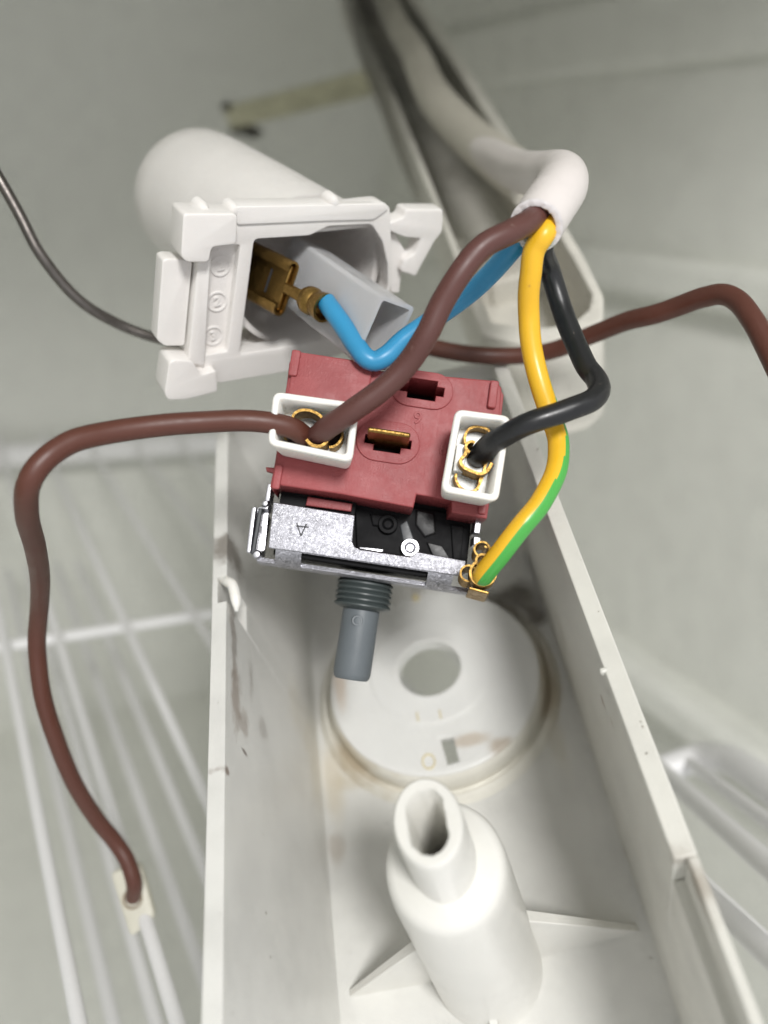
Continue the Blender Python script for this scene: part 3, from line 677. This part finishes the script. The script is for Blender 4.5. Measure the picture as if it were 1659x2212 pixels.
# ---------------------------------------------------------------- lamp holder
NZ = Vector((.5, -.58, .65)).normalized(); LXv = Vector((.857, .214, -.468)); LXv = (LXv-NZ*LXv.dot(NZ)).normalized(); LYv = NZ.cross(LXv)
def C1(x, y): return ((500+.7836*x)*.5486, (450+.7836*y)*.5486)
TL = frame(P(*C1(285, 500), 13.2), LXv, LYv)
cl_ = hit(TL, *C1(900, 800))
TL.translation = TL @ Vector((cl_[0], cl_[1], 0))
lh = thing('lamp_holder', 'white plastic lamp holder with a flared round cup and square open frame', 'lamp holder', TL)
def lp(x, y, z=0.0): return tuple(hit(TL, *C1(x, y), z))
outer = [lp(*p) for p in [(400, 560), (520, 500), (545, 458), (1000, 450), (1120, 458), (1280, 440), (1322, 465), (1330, 640), (1328, 860), (1290, 1010), (1150, 1180), (830, 1290), (460, 1352), (385, 1330), (330, 1250), (375, 800)]]
opening = rnd([lp(*p) for p in [(640, 628), (920, 610), (1010, 563), (1230, 553), (1285, 640), (1312, 760), (1312, 870), (1255, 1010), (1120, 1120), (565, 1207)]], .08, 3)
recess = rnd([lp(*p) for p in [(422, 672), (570, 655), (505, 1192), (372, 1212)]], .05, 3)
plate('frame', rnd(outer, .08, 3), [opening, recess], -.35, 0, 'lamp_white', lh, .022)
plate('number_panel', [lp(*p) for p in [(400, 650), (590, 640), (525, 1215), (355, 1230)]], [], -.33, -.17, 'lamp_white', lh, .01)
for (x, y, s) in ((468, 760, '2'), (452, 940, '2'), (432, 1112, '3')):
    q = hit(TL, *C1(x, y), -.17)
    lathe('raised_ring', [(.150, -.18), (.158, -.145), (.185, -.145), (.195, -.18)], 'lamp_white', lh, 32, Matrix.Translation((q[0], q[1], 0)), closed=True)
    text('raised_number', s, .24, (q[0], q[1], -.16), math.radians(8), .015, 'lamp_white', lh)
clipA = [lp(*p, .26) for p in [(285, 500), (540, 500), (556, 515), (550, 655), (428, 668), (412, 745), (300, 745), (272, 715)]]
plate('snap_clip', rnd(clipA, .07, 4), [], -.3, .26, 'lamp_white', lh, .028)
clipB = [lp(*p, .2) for p in [(212, 1250), (235, 1235), (330, 1240), (372, 1310), (450, 1285), (458, 1395), (300, 1435), (205, 1438), (190, 1400)]]
plate('snap_clip', rnd(clipB, .07, 4), [], -.35, .2, 'lamp_white', lh, .028)
tab = [lp(*p, -.1) for p in [(180, 735), (205, 725), (330, 735), (290, 1165), (190, 1165), (150, 1135)]]
plate('side_tab', rnd(tab, .06, 4), [], -.45, -.1, 'lamp_white', lh, .025)
col_ = [lp(*p, -.0) for p in [(355, 720), (420, 700), (385, 1260), (300, 1250)]]
plate('left_column', rnd(col_, .03, 3), [], -.4, .06, 'lamp_white', lh, .03)
# right snap lugs
lug = [lp(*p, .0) for p in [(1405, 478), (1590, 478), (1585, 590), (1545, 640), (1450, 815), (1375, 790), (1395, 730), (1450, 700), (1478, 625), (1395, 618), (1325, 590), (1318, 545), (1390, 520)]]
plate('snap_lug', rnd(lug, .05, 4), [], -.35, .0, 'lamp_white', lh, .025)
lug2 = [lp(*p, -.15) for p in [(1322, 600), (1350, 600), (1400, 690), (1440, 700), (1380, 800), (1370, 900), (1325, 900)]]
plate('snap_lug', rnd(lug2, .04, 3), [], -.5, -.15, 'lamp_white', lh, .03)
lip = [lp(*p, .03) for p in [(552, 462), (1000, 455), (1300, 446), (1316, 475), (1240, 530), (1000, 536), (552, 556)]]
plate('top_band', rnd(lip, .05, 3), [], -.1, .04, 'lamp_white', lh, .018)
for (x, y) in ((370, 465), (525, 470), (1025, 430)):
    q = lp(x, y, -.15); lathe('moulding_pip', [(0, .05), (.07, .03), (.11, -.05), (.12, -.3)], 'lamp_white', lh, 20, Matrix.Translation((q[0], q[1], 0)))
# cup
def cup():
    bm = bmesh.new(); n = 72; D = 5.7; rings = []
    ca0 = Vector(lp(925, 815, -.3))
    far = TL.inverted() @ P(422, 420, 19.2)
    prof = [(.03, 1.57, 1.46), (.15, 1.57, 1.48), (.5, 1.53, 1.50), (.85, 1.50, 1.50), (.97, 1.48, 1.48), (1.0, 1.40, 1.40)]
    for t, rx, ry in prof:
        c = Vector((ca0.x, ca0.y, -.3)).lerp(far, t); rings.append([bm.verts.new((c.x+x, c.y+y, c.z)) for x, y in circ(0, 0, rx, n, ry)])
    for t, k in ((.97, 1.30), (.03, 1.44)):
        c = Vector((ca0.x, ca0.y, -.3)).lerp(far, t); rings.append([bm.verts.new((c.x+x, c.y+y, c.z)) for x, y in circ(0, 0, k, n, k*.96)])
    for a, b in zip(rings, rings[1:]+[rings[0]]):
        for k in range(n): bm.faces.new((a[k], a[(k+1) % n], b[(k+1) % n], b[k]))
    bmesh.ops.recalc_face_normals(bm, faces=bm.faces)
    return bm, ca0, far
bm, ca0, far = cup(); obj('cup', bm, 'lamp_white', lh, 50)
c = Vector((ca0.x, ca0.y, -.3)).lerp(far, .55)
plate('inner_web', circ(c.x, c.y, 1.33, 48), [], c.z-.08, c.z+.08, 'lamp_white', lh, .01)
# skirt box round the opening behind the frame
sk = [lp(*p, -.35) for p in [(600, 600), (1240, 545), (1322, 660), (1322, 880), (1140, 1130), (530, 1215)]]
sk_in = [lp(*p, -.35) for p in [(632, 622), (1230, 565), (1300, 665), (1300, 870), (1120, 1108), (560, 1200)]]
plate('frame_skirt', rnd(sk, .1, 4), [rnd(sk_in, .08, 4)], -1.3, -.33, 'lamp_white', lh, .02)

# blue wire's terminal inside the lamp holder
def camframe(u, v, d, X, Y): return frame(P(u, v, d), X, Y)
def C6(x, y): return ((900+x*.4822)*.5486, (900+y*.4822)*.5486)
t_ax = (P(*C6(840, 650), 13.9)-P(*C6(300, 370), 14.9)).normalized()
Xc = MF.inverted() @ t_ax
TT = frame(P(*C6(500, 500), 14.5), Xc, (.35, .9, .3))
bt = thing('brass_terminal', 'brass push-on terminal with rolled ends crimped on the blue wire inside lamp holder', 'connector', TT)
def ribx(name, path, th, x0, x1, mat, parent):
    o = ribbon(name, path, th, x0, x1, mat, parent); 
    o.data.transform(Matrix(((0, 0, 1, 0), (1, 0, 0, 0), (0, 1, 0, 0), (0, 0, 0, 1)))); return o
ribx('terminal', arc(-.36, .10, .11, 60, 270, 12)+arc(.36, .10, .11, -90, 120, 12), .04, -1.5, .02, 'brass_dark', bt)
box('terminal_face', -1.5, -.05, -.40, .40, .02, .09, 'brass_dark', bt, .02)
ribx('slot_edge', [(-.22, .1), (0, .1)], .02, -.50, -.46, 'engrave', bt)
ribx('slot_edge', [(0, .1), (.2, .1)], .02, -.50, -.46, 'engrave', bt)
box('neck', -.1, .55, -.10, .10, -.02, .10, 'brass_dark', bt, .03)
lathe('crimp', [(.17, .42), (.235, .5), (.245, .62), (.20, .70), (.235, .80), (.255, .95), (.21, .95), (.19, .42)], 'brass_dark', bt, 28, Matrix.Rotation(math.radians(90), 4, 'Y'), closed=True)
# clear sleeve beside it
cs_ax = (P(*C6(1180, 820), 13.7)-P(*C6(640, 420), 15.4)).normalized()
TC = frame(P(*C6(1180, 800), 13.8), MF.inverted() @ cs_ax, (.30, .93, .2))
cs_t = thing('clear_sleeve', 'milky clear plastic sleeve poking out of the lamp holder behind the blue wire', 'connector', TC)
bm = bmesh.new()
def tubebox(x0, x1, w, h, t):
    a = rnd([(-w, -h), (w, -h), (w, h), (-w, h)], .08, 3); b = rnd([(-w+t, -h+t), (w-t, -h+t), (w-t, h-t), (-w+t, h-t)], .05, 3)
    bm = bmesh.new(); R_ = []
    for (pp, x) in ((a, x0), (a, x1), (b, x1), (b, x0)): R_.append([bm.verts.new((x, y, z)) for z, y in pp])
    for p, q in zip(R_, R_[1:]+[R_[0]]):
        for k in range(len(p)): bm.faces.new((p[k], p[(k+1) % len(p)], q[(k+1) % len(p)], q[k]))
    bmesh.ops.recalc_face_normals(bm, faces=bm.faces); return bm
obj('sleeve', tubebox(-2.9, .35, .36, .58, .07), 'clear', cs_t, 40)

# ---------------------------------------------------------------- cable and its four cores
EA = P(1158, 488, 12.2); EB = P(1230, 365, 13.5); ax = (EA-EB).normalized()
cpts = [P(1000, 290, 24), P(1060, 335, 21.5), P(1120, 368, 18), P(1170, 378, 15.6), P(1212, 382, 14.1), P(1212, 405, 13.35), P(1186, 445, 12.7), EA]
cp, cr = catmull(cpts, 12, [.42]*6+[.41, .40])
T_end = (cp[-1]-cp[-2]).normalized()
cab = thing('mains_cable', 'thick white sheathed cable bending over the top of the housing, cut end facing down', 'cable', Matrix.Translation(EA))
inv = cab.matrix_world.inverted(); cpl = [inv @ q for q in cp]
o = obj('sheath', tube_bm(cpl, cr, 32, cap=False), 'sheath', cab, 70)
# cut end: annulus and dark bore
bm = bmesh.new(); e = cpl[-1]; u = T_end.orthogonal().normalized(); w = T_end.cross(u); rings = []
for (r, dz) in ((.40, -.02), (.397, .008), (.375, .02), (.30, .012), (.275, -.02), (.27, -.6)):
    rings.append([bm.verts.new(e + T_end*(dz+.009*math.sin(k*1.9)*(r < .39)) + (u*math.cos(2*math.pi*k/48)+w*math.sin(2*math.pi*k/48))*(r+.006*math.sin(k*2.7)*(r < .31))) for k in range(48)])
for a, b in zip(rings, rings[1:]):
    for k in range(48): bm.faces.new((a[k], a[(k+1) % 48], b[(k+1) % 48], b[k]))
bmesh.ops.recalc_face_normals(bm, faces=bm.faces)
obj('cut_end', bm, 'cut', cab, 40)
def lab(o, l, c='wire', g=None):
    o['label'] = l; o['category'] = c
    if g: o['group'] = g
    return o
back = -T_end*.9
def into(u, v, d, k=.8):     # a starting point inside the sheath
    p = P(u, v, d); return p - T_end*k
def wire_from(name, start, uvd, r, mat, label, n=10, extra_end=None, stripe=None, rs=None, mats=None, up=None):
    pts = [into(*start, .9), into(*start, .35)] + [P(*q) for q in uvd]
    pts = catmull(pts, n)
    for i, p in enumerate(pts): pts[i] = p + Vector((math.sin(i*.37+1), math.sin(i*.29+2), math.cos(i*.33)))*.003
    c = pts[len(pts)//2].copy(); pts = [p-c for p in pts]
    o = obj(name, tube_bm(pts, r, 36 if stripe else 22, stripe=stripe, up=up), mat, None, 60); o.location = c
    if mats:
        for m_ in mats: o.data.materials.append(M[m_])
    return lab(o, label)
wire_from('brown_wire', (1162, 470, 12.2), [(1138, 482, 12.0), (1100, 502, 11.8), (1045, 532, 11.7), (995, 588, 11.7), (955, 655, 11.8), (922, 722, 11.9), (880, 787, 12.1), (820, 845, 12.2), (760, 888, 12.3), (716, 918, 12.5), (688, 940, 12.8), (672, 952, 13.2)], .175, 'brown',
          'mauve brown wire curving from the cut cable end down into the wide left connector')
wire_from('blue_wire', (1142, 500, 12.4), [(1120, 522, 12.6), (1060, 590, 13.1), (1000, 645, 13.5), (930, 693, 13.6), (872, 735, 13.5), (835, 768, 13.4), (812, 780, 13.4), (792, 774, 13.4), (768, 745, 13.5), (740, 702, 13.7), (718, 672, 13.85), (705, 652, 14.0)], .165, 'blue',
          'light blue wire bent sharply and entering the lamp holder')
def gst(t, d):
    keys = [(0, (.35, .2, -1)), (.42, (.35, .2, -1)), (.60, (1, .1, -.55)), (.72, (1, -.35, .12)), (1.0, (.75, -.75, .35))]
    for (t0, g0), (t1, g1) in zip(keys, keys[1:]):
        if t <= t1: break
    g = Vector(g0).lerp(Vector(g1), (t-t0)/(t1-t0)); g = (MF @ g).normalized()
    return 1 if d.dot(g) > .08 else 0
wire_from('earth_wire', (1186, 492, 12.25), [(1176, 505, 12.2), (1155, 540, 12.3), (1145, 600, 12.5), (1142, 680, 12.8), (1150, 760, 12.9), (1170, 840, 12.9), (1194, 910, 12.9), (1207, 960, 12.8), (1200, 1020, 12.6), (1170, 1082, 12.4), (1128, 1135, 12.3), (1085, 1190, 12.4), (1046, 1240, 12.7), (1043, 1246, 13.05)], .165, 'yellow',
          'yellow and green striped earth wire running down to the corner of the steel bracket', n=14, stripe=gst, mats=['green'])
wire_from('black_wire', (1170, 508, 12.5), [(1172, 532, 12.9), (1186, 580, 13.4), (1208, 650, 13.5), (1238, 730, 13.3), (1266, 790, 13.0), (1287, 818, 12.8), (1294, 845, 12.5), (1276, 866, 12.3), (1225, 886, 12.2), (1150, 912, 12.2), (1095, 938, 12.4), (1062, 958, 12.6), (1038, 980, 12.9), (1030, 992, 13.3)], .17, 'black_wire',
          'black wire bent back at a sharp corner into the upright right connector')
def free_wire(name, uvd, r, mat, label, n=10, cat='wire'):
    pts = catmull([P(*q) for q in uvd], n)
    for i, p in enumerate(pts): pts[i] = p + Vector((math.sin(i*.37+1), math.sin(i*.29+2), math.cos(i*.33)))*.003
    c = pts[len(pts)//2].copy(); pts = [p-c for p in pts]
    o = obj(name, tube_bm(pts, r, 22), mat, None, 60); o.location = c; return lab(o, label, cat)
free_wire('brown_wire', [(668, 958, 13.3), (655, 940, 12.9), (630, 925, 12.7), (590, 914, 12.6), (520, 909, 12.5), (430, 912, 12.3), (330, 921, 12.1), (230, 935, 11.8), (150, 957, 11.5), (95, 995, 11.3), (62, 1045, 11.3), (58, 1105, 11.8), (75, 1180, 13), (87, 1250, 14.3), (84, 1320, 15.3), (80, 1400, 15.8), (90, 1490, 16), (118, 1590, 16.3), (160, 1690, 16.8), (205, 1765, 17.3), (250, 1820, 17.6), (277, 1865, 17.6), (289, 1905, 17.6), (288, 1938, 17.9)], .165, 'brown_warm',
          'long brown wire looping left from the wide connector and hanging down to a pale plug')
free_wire('brown_wire', [(735, 650, 17), (780, 690, 16.6), (830, 712, 16.6), (880, 735, 16.8), (960, 757, 17.2), (1050, 768, 17.4), (1130, 768, 17.3), (1200, 755, 17), (1280, 723, 16.4), (1350, 695, 15.8), (1410, 680, 15.3), (1470, 660, 14.9), (1520, 642, 14.5), (1560, 636, 14.2), (1595, 652, 13.9), (1625, 690, 13.6), (1660, 755, 13.3), (1720, 880, 12.8)], .18, 'brown_warm',
          'red brown wire waving out to the right past the lamp pocket')
free_wire('capillary_tube', [(-60, 290, 15.2), (0, 388, 15.4), (45, 470, 15.6), (85, 545, 15.8), (135, 612, 16.1), (190, 663, 16.4), (260, 702, 16.8), (330, 728, 17.1), (420, 750, 17.6)], .105, 'capillary',
          'thin grey capillary tube curving in from the left edge behind the lamp holder', cat='tube')
# pale plug at the end of the long brown wire
TPp = frame(P(288, 1940, 18.05), (.9, .35, -.2), (-.38, .85, -.2))
pg = thing('pale_plug', 'small pale square plug at the lower end of the long brown wire', 'connector', TPp)
plate('plug_body', rnd([(-.30, -.72), (.32, -.55), (.38, .62), (-.28, .70)], .14, 4), [], -.3, .06, 'plug', pg, .06)
lathe('cable_entry', [(.19, .03), (.215, .10), (.18, .11), (.17, .03)], 'stain', pg, 24, closed=True)
